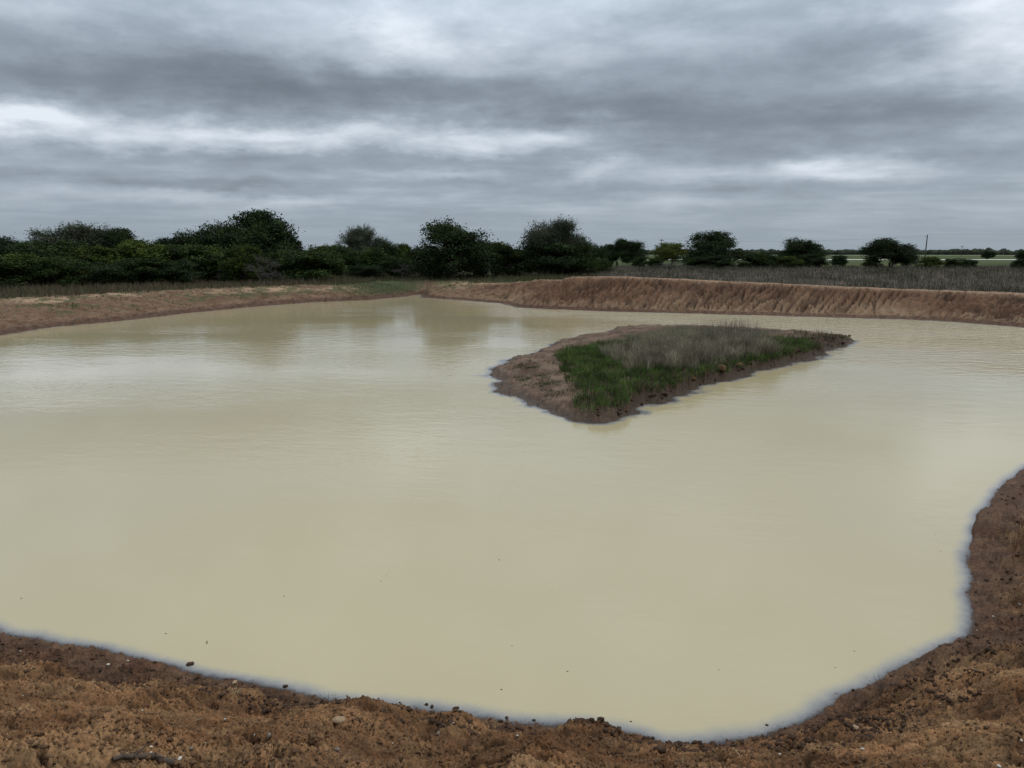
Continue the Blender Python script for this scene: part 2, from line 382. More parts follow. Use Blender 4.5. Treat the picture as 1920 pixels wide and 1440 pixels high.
# island
im = I['isl']
icol = lerp(c(.085, .056, .038), c(.165, .115, .080), np.clip(.5 + .8 * nA + .5 * nB, 0, 1))
icol = lerp(icol, c(.085, .06, .045), np.clip(1 - sstep(.15, .6, I['di'] + nB * .2), 0, 1) * .9)
icol = lerp(icol, c(.042, .028, .016), np.clip(I['esc'], 0, 1) * .9 * (1 - sstep(1.0, 2.0, I['di'])))
icol = lerp(icol, c(.05, .05, .026), sstep(2.6, 3.6, I['di'] + nB * .5) * .8)
col[im] = icol[im]
wet[im] = (1 - sstep(.0, .5, I['di']))[im]

def soil_material(name, bump=1.0):
    m = bpy.data.materials.new(name); m.use_nodes = True; nt = m.node_tree; g = G(nt); b = nt.nodes['Principled BSDF']
    pos = g.n('ShaderNodeNewGeometry').outputs['Position']
    a = g.n('ShaderNodeAttribute', attribute_name='albedo').outputs['Color']
    w = g.n('ShaderNodeAttribute', attribute_name='wet').outputs['Fac']
    n1 = g.noise(pos, 9, 6, .62); n2 = g.noise(pos, 55, 5, .6); vo = g.voronoi(g.v('ADD', pos, g.scale(g.noise(pos, 14, 3, .5, 0, 'Color'), .05)), 27)
    pit = g.mr(g.m('ADD', vo, g.m('MULTIPLY', n2, .35)), .26, .52, 0.30, 1.0, True)
    # pits gather in patches
    pit = g.m('ADD', g.m('MULTIPLY', pit, g.mr(n1, .33, .5, .4, 1.0)), g.mr(n1, .33, .5, .6, 0.0))
    k = g.m('MULTIPLY', g.mr(n1, .3, .7, .68, 1.32), g.m('MULTIPLY', g.mr(n2, .3, .7, .66, 1.34), pit))
    cc = g.mix(1.0, a, g.xyz(k, k, k), 'MULTIPLY')
    hue = g.noise(pos, 2.6, 4, .6)
    cc = g.mix(g.mr(hue, .42, .62, 0, .45), cc, g.mix(1.0, cc, (1.12, .86, .72), 'MULTIPLY'))
    g.link(cc, b.inputs['Base Color'])
    g.link(g.mr(w, 0, 1, .95, .62), b.inputs['Roughness']); b.inputs['Specular IOR Level'].default_value = .08
    h = g.m('ADD', g.m('MULTIPLY', n1, .7), g.m('ADD', g.m('MULTIPLY', n2, .28), g.m('MULTIPLY', pit, .30)))
    bp = g.n('ShaderNodeBump'); bp.inputs['Strength'].default_value = bump; bp.inputs['Distance'].default_value = .035
    g.link(h, bp.inputs['Height']); g.link(bp.outputs[0], b.inputs['Normal'])
    return m
SOIL = soil_material('soil')

fz = Z[Q]; keep = fz.max(1) > -.42
fi = I['isl'][Q].any(1); fnear = near[Q].mean(1) > .5; fr = (I['rill'][Q].mean(1) > .25) & (d[Q].mean(1) < (I['run'] + 6.5)[Q].mean(1)) & ~fnear
def sub(name, mask, label):
    f = Q[mask]; u, invi = np.unique(f, return_inverse=True)
    me = mesh_np(name, np.stack([X[u], Y[u], Z[u]], 1), invi.reshape(-1, 4), SOIL, True)
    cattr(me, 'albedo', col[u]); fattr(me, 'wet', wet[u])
    o = obj(name, me); tag(o, label, kind='structure'); return o
sub('island', keep & fi, 'low muddy island in the pond with green and dead grass on it')
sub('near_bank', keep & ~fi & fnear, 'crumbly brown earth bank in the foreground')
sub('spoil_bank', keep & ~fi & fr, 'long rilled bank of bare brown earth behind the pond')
sub('ground', keep & ~fi & ~fnear & ~fr, 'flat field and low left bank around the pond')

# ---------------------------------------------------------------- water
def water_material():
    m = bpy.data.materials.new('pond_water'); m.use_nodes = True; nt = m.node_tree; g = G(nt); b = nt.nodes['Principled BSDF']; out = nt.nodes['Material Output']
    pos = g.n('ShaderNodeNewGeometry').outputs['Position']; x, y, z = g.sep(pos)
    dep = g.n('ShaderNodeAttribute', attribute_name='depth').outputs['Fac']
    dd = g.m('MAXIMUM', g.m('ADD', dep, g.m('MULTIPLY', g.m('SUBTRACT', g.noise(pos, 2.2, 4, .6), .5), .012)), 0.0)
    op = g.m('SUBTRACT', 1.0, g.m('POWER', 2.718, g.m('MULTIPLY', g.m('POWER', dd, 1.12), -115.0)))
    deep = g.mix(g.mr(g.noise(pos, .09, 3, .5), .35, .65), (.415, .338, .186), (.405, .336, .202))
    cc = g.mix(g.mr(dd, .008, .065, 0, 1, True), (.245, .235, .225), deep)
    g.link(cc, b.inputs['Base Color']); b.inputs['IOR'].default_value = 1.37; b.inputs['Roughness'].default_value = .05
    # wind ripples: short crests across the breeze, in patches, calm near the camera
    rot = g.n('ShaderNodeVectorRotate'); rot.inputs['Angle'].default_value = R(12); g.link(pos, rot.inputs['Vector'])
    pr = g.v('MULTIPLY', rot.outputs[0], (.55, 1.0, 1.0))
    w1 = g.noise(pr, 5.5, 3, .55, .4); w2 = g.noise(pr, 15, 2, .5, .2); w3 = g.noise(pr, 1.9, 2, .55)
    patch = g.mr(g.noise(g.v('MULTIPLY', pos, (.4, 1, 1)), .11, 3, .55), .38, .62, .25, 1.0, True)
    dist = g.m('ADD', g.mr(y, 8, 26, .04, .09, True), g.mr(g.m('ADD', g.m('MULTIPLY', x, 2.0), y), 50, 95, 0, 2.2, True))
    amp = g.m('MULTIPLY', patch, dist)
    h = g.m('ADD', g.m('MULTIPLY', w1, 1.0), g.m('ADD', g.m('MULTIPLY', w2, .35), g.m('MULTIPLY', w3, 2.2)))
    bp = g.n('ShaderNodeBump'); bp.inputs['Distance'].default_value = .08; g.link(h, bp.inputs['Height']); g.link(g.m('MINIMUM', amp, 3.0), bp.inputs['Strength'])
    g.link(bp.outputs[0], b.inputs['Normal'])
    tr = g.n('ShaderNodeBsdfTransparent'); tr.inputs[0].default_value = (.80, .80, .80, 1)
    gl = g.n('ShaderNodeBsdfGlossy'); gl.inputs['Roughness'].default_value = .05
    fr = g.n('ShaderNodeFresnel'); fr.inputs[0].default_value = 1.33
    thin = g.n('ShaderNodeMixShader'); g.link(fr.outputs[0], thin.inputs[0]); g.link(tr.outputs[0], thin.inputs[1]); g.link(gl.outputs[0], thin.inputs[2])
    mx = g.n('ShaderNodeMixShader'); g.link(op, mx.inputs[0]); g.link(thin.outputs[0], mx.inputs[1]); g.link(b.outputs[0], mx.inputs[2])
    g.link(mx.outputs[0], out.inputs['Surface'])
    return m
WATER = water_material()
wm = (Z[Q].min(1) < .0) & (d[Q].min(1) < .5)
f = Q[wm]; u, invi = np.unique(f, return_inverse=True)
me = mesh_np('water', np.stack([X[u], Y[u], np.zeros(len(u), np.float32)], 1), invi.reshape(-1, 4), WATER, True)
fattr(me, 'depth', np.maximum(-(.25 * Z[u] + .75 * I['z0'][u]), 0))
tag(obj('water', me), 'milky khaki pond water', kind='structure')

# ---------------------------------------------------------------- simple materials
def plain(name, colr, var=.25, rough=.9, scale=6.0, attr=None, trans=0.0, spec=.3, rnd=0.0):
    m = bpy.data.materials.new(name); m.use_nodes = True; nt = m.node_tree; g = G(nt); b = nt.nodes['Principled BSDF']
    pos = g.n('ShaderNodeNewGeometry').outputs['Position']
    n = g.noise(pos, scale, 4, .6)
    k = g.mr(n, .3, .7, 1 - var, 1 + var)
    if rnd: k = g.m('MULTIPLY', k, g.mr(g.n('ShaderNodeObjectInfo').outputs['Random'], 0, 1, 1 - rnd, 1 + rnd))
    base = colr
    if attr: base = g.n('ShaderNodeAttribute', attribute_name=attr).outputs['Color']
    cc = g.mix(1.0, base, g.xyz(k, k, k), 'MULTIPLY')
    g.link(cc, b.inputs['Base Color']); b.inputs['Roughness'].default_value = rough; b.inputs['Specular IOR Level'].default_value = spec
    if trans:
        out = nt.nodes['Material Output']; t = g.n('ShaderNodeBsdfTranslucent'); g.link(cc, t.inputs[0])
        mx = g.n('ShaderNodeMixShader'); mx.inputs[0].default_value = trans; g.link(b.outputs[0], mx.inputs[1]); g.link(t.outputs[0], mx.inputs[2]); g.link(mx.outputs[0], out.inputs[0])
    return m
M_BARK = plain('bark', (.055, .045, .037), .35, .95, 8)
M_TWIG = plain('dead_twig', (.065, .056, .048), .3, .95, 5)
M_LEAF = plain('leaf', None, .35, .85, .9, 'tint', .10, .08, .25)
M_BLADE = plain('grass_blade', None, .22, .85, 1.3, 'tint', .2, .15)
M_PEBBLE = plain('pale_pebble', (.46, .41, .33), .15, .8, 30)
M_GREY = plain('grey_pebble', (.16, .125, .095), .25, .95, 30, spec=.08)
M_CLOD = plain('dark_clod', (.055, .032, .020), .4, .95, 25, spec=.08)
M_CRUMB = plain('soil_crumb', (.105, .060, .032), .5, .95, 12, spec=.08)
M_LUMP = plain('pale_clod', (.27, .18, .10), .3, .9, 25)
M_WOOD = plain('grey_driftwood', (.075, .052, .036), .35, .9, 20)
M_STRAW = plain('straw', (.42, .34, .20), .2, .8, 20)
M_POLE = plain('pole_timber', (.055, .05, .048), .2, .9, 2)
M_ROAD = plain('caliche', (.62, .60, .53), .08, .9, .2)

def inpoly(x, y, P):
    ins = np.zeros(len(x), bool); n = len(P)
    for i in range(n):
        (ax, ay), (bx, by) = P[i], P[(i + 1) % n]
        if ay == by: continue
        ins ^= ((ay > y) != (by > y)) & (x < (bx - ax) * (y - ay) / (by - ay) + ax)
    return ins

def blades(x, y, z, h, w, lean, tint, segs=2):
    """one thin bent blade at every point"""
    n = len(x); a = rng.uniform(0, 2 * math.pi, n); ca, sa = np.cos(a), np.sin(a)
    la = rng.uniform(0, 2 * math.pi, n); lx = np.cos(la) * lean; ly = np.sin(la) * lean
    B = np.stack([x, y, z - .02], 1); side = np.stack([ca, sa, 0 * a], 1) * (w / 2)[:, None]
    mid = B + np.stack([lx * .3 * h, ly * .3 * h, .58 * h], 1); tip = B + np.stack([lx * h, ly * h, h * np.sqrt(np.clip(1 - lean * lean * .6, .2, 1))], 1)
    V = np.stack([B - side, B + side, mid + side * .75, mid - side * .75, tip], 1).reshape(-1, 3)
    o = (np.arange(n) * 5)[:, None]
    T = np.concatenate([o + [0, 1, 2], o + [0, 2, 3], o + [3, 2, 4]], 0)
    return V, T, np.repeat(tint, 5, 0)
def tints(n, *cols, var=.25):
    cs = np.array(cols, np.float32)[rng.integers(0, len(cols), n)]
    return cs * rng.uniform(1 - var, 1 + var, (n, 1)).astype(np.float32)
def stuff(name, parts, mat, label):
    off = 0; Vs = []; Ts = []; Cs = []
    for V, T, Cc in parts: Vs.append(V); Ts.append(T + off); Cs.append(Cc); off += len(V)
    me = mesh_np(name, np.concatenate(Vs), np.concatenate(Ts), mat); cattr(me, 'tint', np.concatenate(Cs))
    return tag(obj(name, me), label, kind='stuff')

# ---------------------------------------------------------------- island vegetation
def wpoly(pts, z): return [px2w(a, b, z) for a, b in pts]
GREEN = wpoly([(1052,655),(1095,645),(1160,640),(1300,634),(1440,636),(1530,642),(1568,650),(1500,668),(1420,688),(1340,705),(1290,722),(1240,742),(1185,757),(1105,757),(1072,735),(1062,705),(1048,680)], .45)
DRY = wpoly([(1135,668),(1180,655),(1250,646),(1400,644),(1450,655),(1440,664),(1380,674),(1310,688),(1250,702),(1195,706),(1155,694)], .45)
def scatter(poly, n, jitter=.3):
    P = np.array(poly); lo, hi = P.min(0), P.max(0)
    x = rng.uniform(lo[0], hi[0], n).astype(np.float32); y = rng.uniform(lo[1], hi[1], n).astype(np.float32)
    j = fbm(x * .9, y * .9, 3, .5, 131.) * jitter + rng.normal(0, .28, n) * (jitter > .15)
    m = inpoly(x + j, y + j * .7, poly); return x[m], y[m]
gx, gy = scatter(GREEN, 150000, .8)
gz, gi = height(gx, gy); k = (gi['di'] > .25) & (fbm(gx * 1.8, gy * 1.8, 3, .5, 141.) + rng.normal(0, .3, len(gx)) > -.5); gx, gy, gz = gx[k], gy[k], gz[k]
den = fbm(gx * .7, gy * .7, 3, .5, 151.)
glum = (1 + .9 * fbm(gx * 1.3, gy * 1.3, 3, .6, 155.))[:, None].clip(.4, 1.7)
gh = (.10 + .20 * rng.uniform(0, 1, len(gx)) ** 1.5) * (1 + .5 * den)
tg = tints(len(gx), (.055, .100, .016), (.078, .130, .022), (.038, .062, .016), (.085, .088, .040), var=.4) * glum
green = blades(gx, gy, gz, gh, np.full(len(gx), .012), rng.uniform(.1, .7, len(gx)), tg)
# loose sprigs on the bare beach and along the scarp
bx, by = scatter(wpoly([(960,690),(1050,660),(1090,700),(1100,750),(1040,745),(980,715)], .3), 9000, 1.2)
k = fbm(bx * 1.2, by * 1.2, 2, .5, 161.) > .12; bx, by = bx[k], by[k]; bz, bi = height(bx, by)
sprig = blades(bx, by, bz, rng.uniform(.05, .14, len(bx)), np.full(len(bx), .014), rng.uniform(.2, .9, len(bx)), tints(len(bx), (.045, .06, .02)))
ex, ey = scatter([tuple(p[:2]) for p in isl], 60000, .2)
ez, ei = height(ex, ey); k = (ei['esc'] > .5) & (ei['di'] > .2) & (ei['di'] < 2.6) & (fbm(ex * 1.4, ey * 1.4, 3, .6, 171.) > -.12); ex, ey, ez = ex[k], ey[k], ez[k]
edge = blades(ex, ey, ez, rng.uniform(.08, .3, len(ex)), np.full(len(ex), .014), rng.uniform(.2, .9, len(ex)), tints(len(ex), (.05, .06, .025), (.09, .075, .05), (.035, .05, .018)))
stuff('green_grass', [green, sprig, edge], M_BLADE, 'short green grass growing on the island')
dx, dy = scatter(DRY, 100000, 3.0)
dz, di_ = height(dx, dy); kk = di_['di'] > .5; dx, dy, dz = dx[kk], dy[kk], dz[kk]
dh = (.30 + .34 * rng.uniform(0, 1, len(dx))) * (1 + .45 * fbm(dx * .8, dy * .8, 2, .5, 181.))
dlum = (1 + .8 * fbm(dx * 1.1, dy * 1.1, 3, .6, 185.))[:, None].clip(.45, 1.7)
dh *= (1 + .5 * fbm(dx * 2.2, dy * 2.2, 2, .5, 186.))
dry = blades(dx, dy, dz, dh, np.full(len(dx), .008), rng.uniform(.1, .95, len(dx)), dlum * tints(len(dx), (.22, .178, .125), (.17, .138, .10), (.31, .26, .175), (.085, .090, .045), var=.45))
sx, sy = scatter(wpoly([(1180,640),(1450,640),(1420,660),(1200,660)], .45), 500, .3)
cx_, cy_ = px2w(1370, 634, .45); sx = np.concatenate([sx, rng.normal(cx_, .9, 700).astype(np.float32)]); sy = np.concatenate([sy, rng.normal(cy_, .9, 700).astype(np.float32)])
sz, _ = height(sx, sy)
tall = blades(sx, sy, sz, rng.uniform(.6, 1.05, len(sx)), np.full(len(sx), .008), rng.uniform(.0, .45, len(sx)), tints(len(sx), (.17, .14, .105), (.10, .085, .065)))
stuff('dead_grass', [dry, tall], M_BLADE, 'tall grey dead grass standing on the island')

# ---------------------------------------------------------------- field vegetation
def field_pts(n, x0, x1, y0, y1, power=1.0):
    v = rng.uniform(0, 1, n) ** power
    y = y0 + (y1 - y0) * v; x = rng.uniform(x0, x1, n) * (y / y1 * .0 + 1)
    return x.astype(np.float32), y.astype(np.float32)
def keepland(x, y, lo, berm=None):
    z, i = height(x, y); off = i['d'] - i['run']
    k = (off > lo) & (~i['isl']) & (i['near'] < .3)
    if berm is not None: k &= np.where(i['rill'] > .3, off > berm, True)
    return x[k], y[k], z[k]
x, y = field_pts(90000, -75, 12, 50, 112); k = np.abs(x) < y * .80; x, y = x[k], y[k]
n_ = fbm(x * .12, y * .12, 3, .5, 201.); grn = sstep(-26, -8, x + n_ * 14) * sstep(0, .3, .35 + n_ + .02 * (100 - y) * .3)
x, y, z = (lambda r: r)(keepland(x, y, .5, 4.2))
n_ = fbm(x * .12, y * .12, 3, .5, 201.); grn = np.clip(sstep(-30, -8, x + n_ * 14) + .25 * (n_ > .2), 0, 1)
isg = rng.uniform(0, 1, len(x)) < grn * .85
tt = np.where(isg[:, None], tints(len(x), (.055, .075, .022), (.042, .062, .018), (.07, .075, .03)), tints(len(x), (.11, .078, .050), (.14, .10, .066), (.075, .056, .036), (.07, .072, .032)))
hh = np.where(isg, rng.uniform(.12, .34, len(x)), rng.uniform(.25, .80, len(x))) * (1 + .8 * np.clip(n_, -.5, .6))
pasture = blades(x, y, z, hh, np.where(isg, .05, .045), rng.uniform(.05, .5, len(x)), tt)
# low green weeds on the left bank
x, y = field_pts(60000, -45, 0, 40, 84); z, i = height(x, y)
inl = (np.exp(-(((x + 12.5) / 6) ** 2 + ((y - 82) / 9) ** 2) ** 2) > .3) & (i['d'] > .4) & (x < -8.5 + .8 * fbm(x, y, 2)) & ~i['isl']
k = inl | (i['d'] > 1.4) & (i['d'] < i['run'] + 1) & (i['rill'] < .3) & (i['near'] < .2) & (fbm(x * .35, y * .6, 3, .5, 211.) + .018 * (x + 14) > .06)
x, y, z = x[k], y[k], z[k]
weeds = blades(x, y, z, rng.uniform(.04, .17, len(x)), np.full(len(x), .05), rng.uniform(.3, .9, len(x)), tints(len(x), (.04, .06, .02), (.055, .07, .025), (.07, .065, .035)))
stuff('field_grass', [pasture, weeds], M_BLADE, 'brown and green grass in front of the brush behind the pond')
# grey dead weed field to the right, behind the spoil bank
x, y = field_pts(210000, 2, 118, 56, 172, 1.5); k = (x < y * .80) & (x > (y - 60) * .06 + 4 + rng.normal(0, 2.5, len(x))); x, y = x[k], y[k]
x, y, z = keepland(x, y, 3.0, 4.0)
k = fbm(x * .25, y * .25, 3, .6, 221.) + .8 * fbm(x * 1.3, y * .9, 2, .6, 222.) > -.18 + .35 * rng.uniform(-1, 1, len(x)); x, y, z = x[k], y[k], z[k]
n_ = fbm(x * .2, y * .2, 3, .5, 231.)
lowl = sstep(20, 6, x)
hh = .68 * (.30 + 1.0 * rng.uniform(0, 1, len(x)) ** 1.4) * (1 + .6 * n_ + .5 * fbm(x * 1.1, y * .8, 2, .5, 232.)) * (1 - .35 * (1 - sstep(6, 20, x)))
tt = tints(len(x), (.105, .086, .066), (.140, .118, .092), (.042, .035, .026), (.085, .078, .046), var=.4)
rd_ = fbm(x * .12, y * .22, 3, .55, 241.)[:, None]; tt = tt * (1 + np.clip(rd_, -.5, .5) * 1.1) * (1 + np.array([[-.12, .06, -.15]]) * (rd_ < -.1))
stuff('dead_weeds', [blades(x, y, z, hh, .015 + .00018 * y, rng.uniform(.0, .65, len(x)), tt)], M_BLADE, 'field of upright grey dead weeds behind the earth bank')
print('grass blades', len(gx), len(dx), len(x))

# ---------------------------------------------------------------- trees and shrubs
def tube(segs, sides=4):
    Vs = []; Ts = []; o = 0
    for p0, p1, r0, r1 in segs:
        p0 = np.asarray(p0, float); p1 = np.asarray(p1, float); ax = p1 - p0; L = np.linalg.norm(ax)
        if L < 1e-5: continue
        ax /= L; u = np.cross(ax, (0, 0, 1) if abs(ax[2]) < .9 else (1, 0, 0)); u /= np.linalg.norm(u); w = np.cross(ax, u)
        a = np.arange(sides) * 2 * math.pi / sides; ring = np.outer(np.cos(a), u) + np.outer(np.sin(a), w)
        Vs.append(p0 + ring * r0); Vs.append(p1 + ring * r1)
        for i in range(sides): j = (i + 1) % sides; Ts.append((o + i, o + j, o + sides + j, o + sides + i))
        o += 2 * sides
    return np.concatenate(Vs), np.array(Ts)
def bent(p0, p1, r0, r1, n, amp, rg):
    p0 = np.asarray(p0, float); p1 = np.asarray(p1, float); L = np.linalg.norm(p1 - p0); pts = [p0]
    for i in range(1, n): pts.append(p0 + (p1 - p0) * i / n + rg.normal(0, amp * L, 3) + np.array([0, 0, .10 * L * math.sin(math.pi * i / n)]))
    pts.append(p1); out = []
    for i in range(n): out.append((pts[i], pts[i + 1], r0 + (r1 - r0) * i / n, r0 + (r1 - r0) * (i + 1) / n))
    return out, pts
KINDS = {}
def make_proto(key, seed, kind, cols):
    """unit-size plant (about 6 m tall, 6 m wide) whose crown is carried by real limbs"""
    rg = np.random.default_rng(seed); H = 6.0; W = 6.0; segs = []; cl = []
    if kind == 'oak': zlo, nl, lr, ncl, nlf, ls, base = .05, 26, 1.2, 34, 34, .10, 1
    elif kind == 'park': zlo, nl, lr, ncl, nlf, ls, base = .20, 24, 1.1, 34, 32, .10, 2
    elif kind == 'airy': zlo, nl, lr, ncl, nlf, ls, base = .12, 30, 1.2, 44, 32, .062, 3
    elif kind == 'brush': zlo, nl, lr, ncl, nlf, ls, base = .03, 22, 1.05, 30, 28, .125, 4
    elif kind == 'dense': zlo, nl, lr, ncl, nlf, ls, base = .03, 28, 1.2, 36, 30, .095, 3
    elif kind == 'dead': zlo, nl, lr, ncl, nlf, ls, base = .15, 12, 1.0, 30, 1, .05, 5
    # trunks
    trunks = []
    for b in range(base):
        a = rg.uniform(0, 6.28); o = np.array([math.cos(a), math.sin(a), 0]) * (0.08 if base == 1 else .35)
        top = o * 2.2 + np.array([rg.normal(0, .25), rg.normal(0, .25), H * (zlo + .12)])
        r = .19 if base == 1 else .11
        s_, pts = bent(o, top, r, r * .7, 3, .05, rg); segs += s_; trunks.append(top)
    tips = []; es = rg.permutation(nl)
    for l in range(nl):
        a = 6.2832 * (l * .618 % 1) + rg.normal(0, .25); e = (es[l] + rg.uniform(.2, .8)) / nl
        zc = zlo + (1 - zlo) * (.12 + .74 * e)
        prof = math.sqrt(max(.08, 1 - ((zc - (zlo + (1 - zlo) * .32)) / ((1 - zlo) * .60)) ** 2)) if kind not in ('brush', 'dense') else math.sqrt(max(.05, 1 - (zc * .92) ** 2.4))
        rr_ = prof * W * .5 * (.74 if l % 4 else .25) * rg.uniform(.8, 1.08)
        c0 = np.array([math.cos(a) * rr_, math.sin(a) * rr_, zc * H - lr * .25])
        t = trunks[rg.integers(0, len(trunks))]
        s_, pts = bent(t, c0, .085, .04, 4, .07, rg); segs += s_
        R0 = lr * rg.uniform(.75, 1.2)
        for k_ in range(ncl):
            v = rg.normal(0, 1, 3); v /= np.linalg.norm(v); v[2] = v[2] * .75 + .12
            c1 = c0 + v * R0 * rg.uniform(.45, 1.0)
            c1[2] = max(c1[2], .25)
            if kind in ('airy', 'dead'):
                outw = c1 - np.array([0, 0, zlo * H]); outw /= np.linalg.norm(outw) + 1e-6
                c1 = c1 + outw * rg.uniform(0, .35)
            if k_ % 3 == 0 or kind in ('airy', 'dead'):
                s_, p_ = bent(c0 + rg.normal(0, .08, 3), c1, .024, .008, 2, .08, rg); segs += s_
            if kind in ('airy', 'dead'):
                for q in range(3 if kind == 'dead' else 2):
                    tw = c1 + outw * rg.uniform(.15, .42) + rg.normal(0, .14, 3); segs.append((c1, tw, .010, .004)); tips.append(tw)
            cl.append((c1, rg.uniform(.16, .30)))
    V, T = tube(segs, 4)
    WV, WT = V, T
    # leaves
    cen = []; 
    for c1, rr_ in cl:
        q = rg.normal(0, 1, (nlf, 3)) * np.array([rr_, rr_, rr_ * .72]); cen.append(c1 + q)
    if kind == 'airy':
        for tw in tips: cen.append(tw + rg.normal(0, .07, (4, 3)))
    cen = np.concatenate(cen); cen[:, 2] = np.maximum(cen[:, 2], .06)
    allp = cen if kind != 'dead' else WV
    zt = np.percentile(allp[:, 2], 99.6); wr = (np.percentile(allp[:, 0], 98.5) - np.percentile(allp[:, 0], 1.5) + np.percentile(allp[:, 1], 98.5) - np.percentile(allp[:, 1], 1.5)) / 2
    nrm = np.array([6 / wr, 6 / wr, 6 / zt]); cen = cen * nrm
    wood = mesh_np(key + '_wood', WV * nrm, WT, M_TWIG if kind == 'dead' else M_BARK, True)
    n = len(cen); size = ls * rg.uniform(.6, 1.35, n)
    u = rg.normal(0, 1, (n, 3)); u /= np.linalg.norm(u, axis=1)[:, None]; w = np.cross(u, rg.normal(0, 1, (n, 3))); w /= np.linalg.norm(w, axis=1)[:, None]
    a_ = u * size[:, None]; b_ = w * size[:, None] * .55
    V = np.stack([cen - a_, cen + b_, cen + a_, cen - b_], 1).reshape(-1, 3); T = (np.arange(n) * 4)[:, None] + [0, 1, 2, 3]
    leaf = mesh_np(key + '_leaves', V, T, M_LEAF if kind != 'dead' else M_TWIG)
    cs = np.array(cols, np.float32)
    clump = fbm((cen[:, 0] * .7).astype(np.float32), ((cen[:, 1] + cen[:, 2] * .9) * .7).astype(np.float32), 2, .5, seed * 1.0)
    t = np.clip(.5 + clump + rg.normal(0, .22, n), 0, 1)[:, None]
    cattr(leaf, 'tint', np.repeat((cs[0] * (1 - t) + cs[1] * t) * rg.uniform(.75, 1.25, (n, 1)), 4, 0))
    KINDS[key] = (wood, leaf)
DK = ((.015, .025, .009), (.035, .051, .017))
GR = ((.038, .048, .026), (.082, .092, .054))
YG = ((.028, .042, .010), (.078, .098, .019))
BR = ((.017, .029, .009), (.044, .062, .015))
YL = ((.075, .090, .020), (.150, .165, .040))
for key, seed, kind, cols in [('oak_a', 1, 'oak', DK), ('oak_b', 2, 'oak', DK), ('dense_a', 3, 'dense', DK), ('airy_a', 5, 'airy', GR), ('airy_b', 6, 'airy', GR),
                              ('brush_a', 7, 'brush', BR), ('brush_b', 8, 'brush', BR), ('brush_c', 9, 'brush', YG), ('yellow', 10, 'park', YL), ('park_a', 21, 'park', DK), ('park_b', 22, 'park', DK), ('dead', 12, 'dead', GR), ('brush_d', 13, 'brush', DK)]:
    make_proto(key, seed, kind, cols)

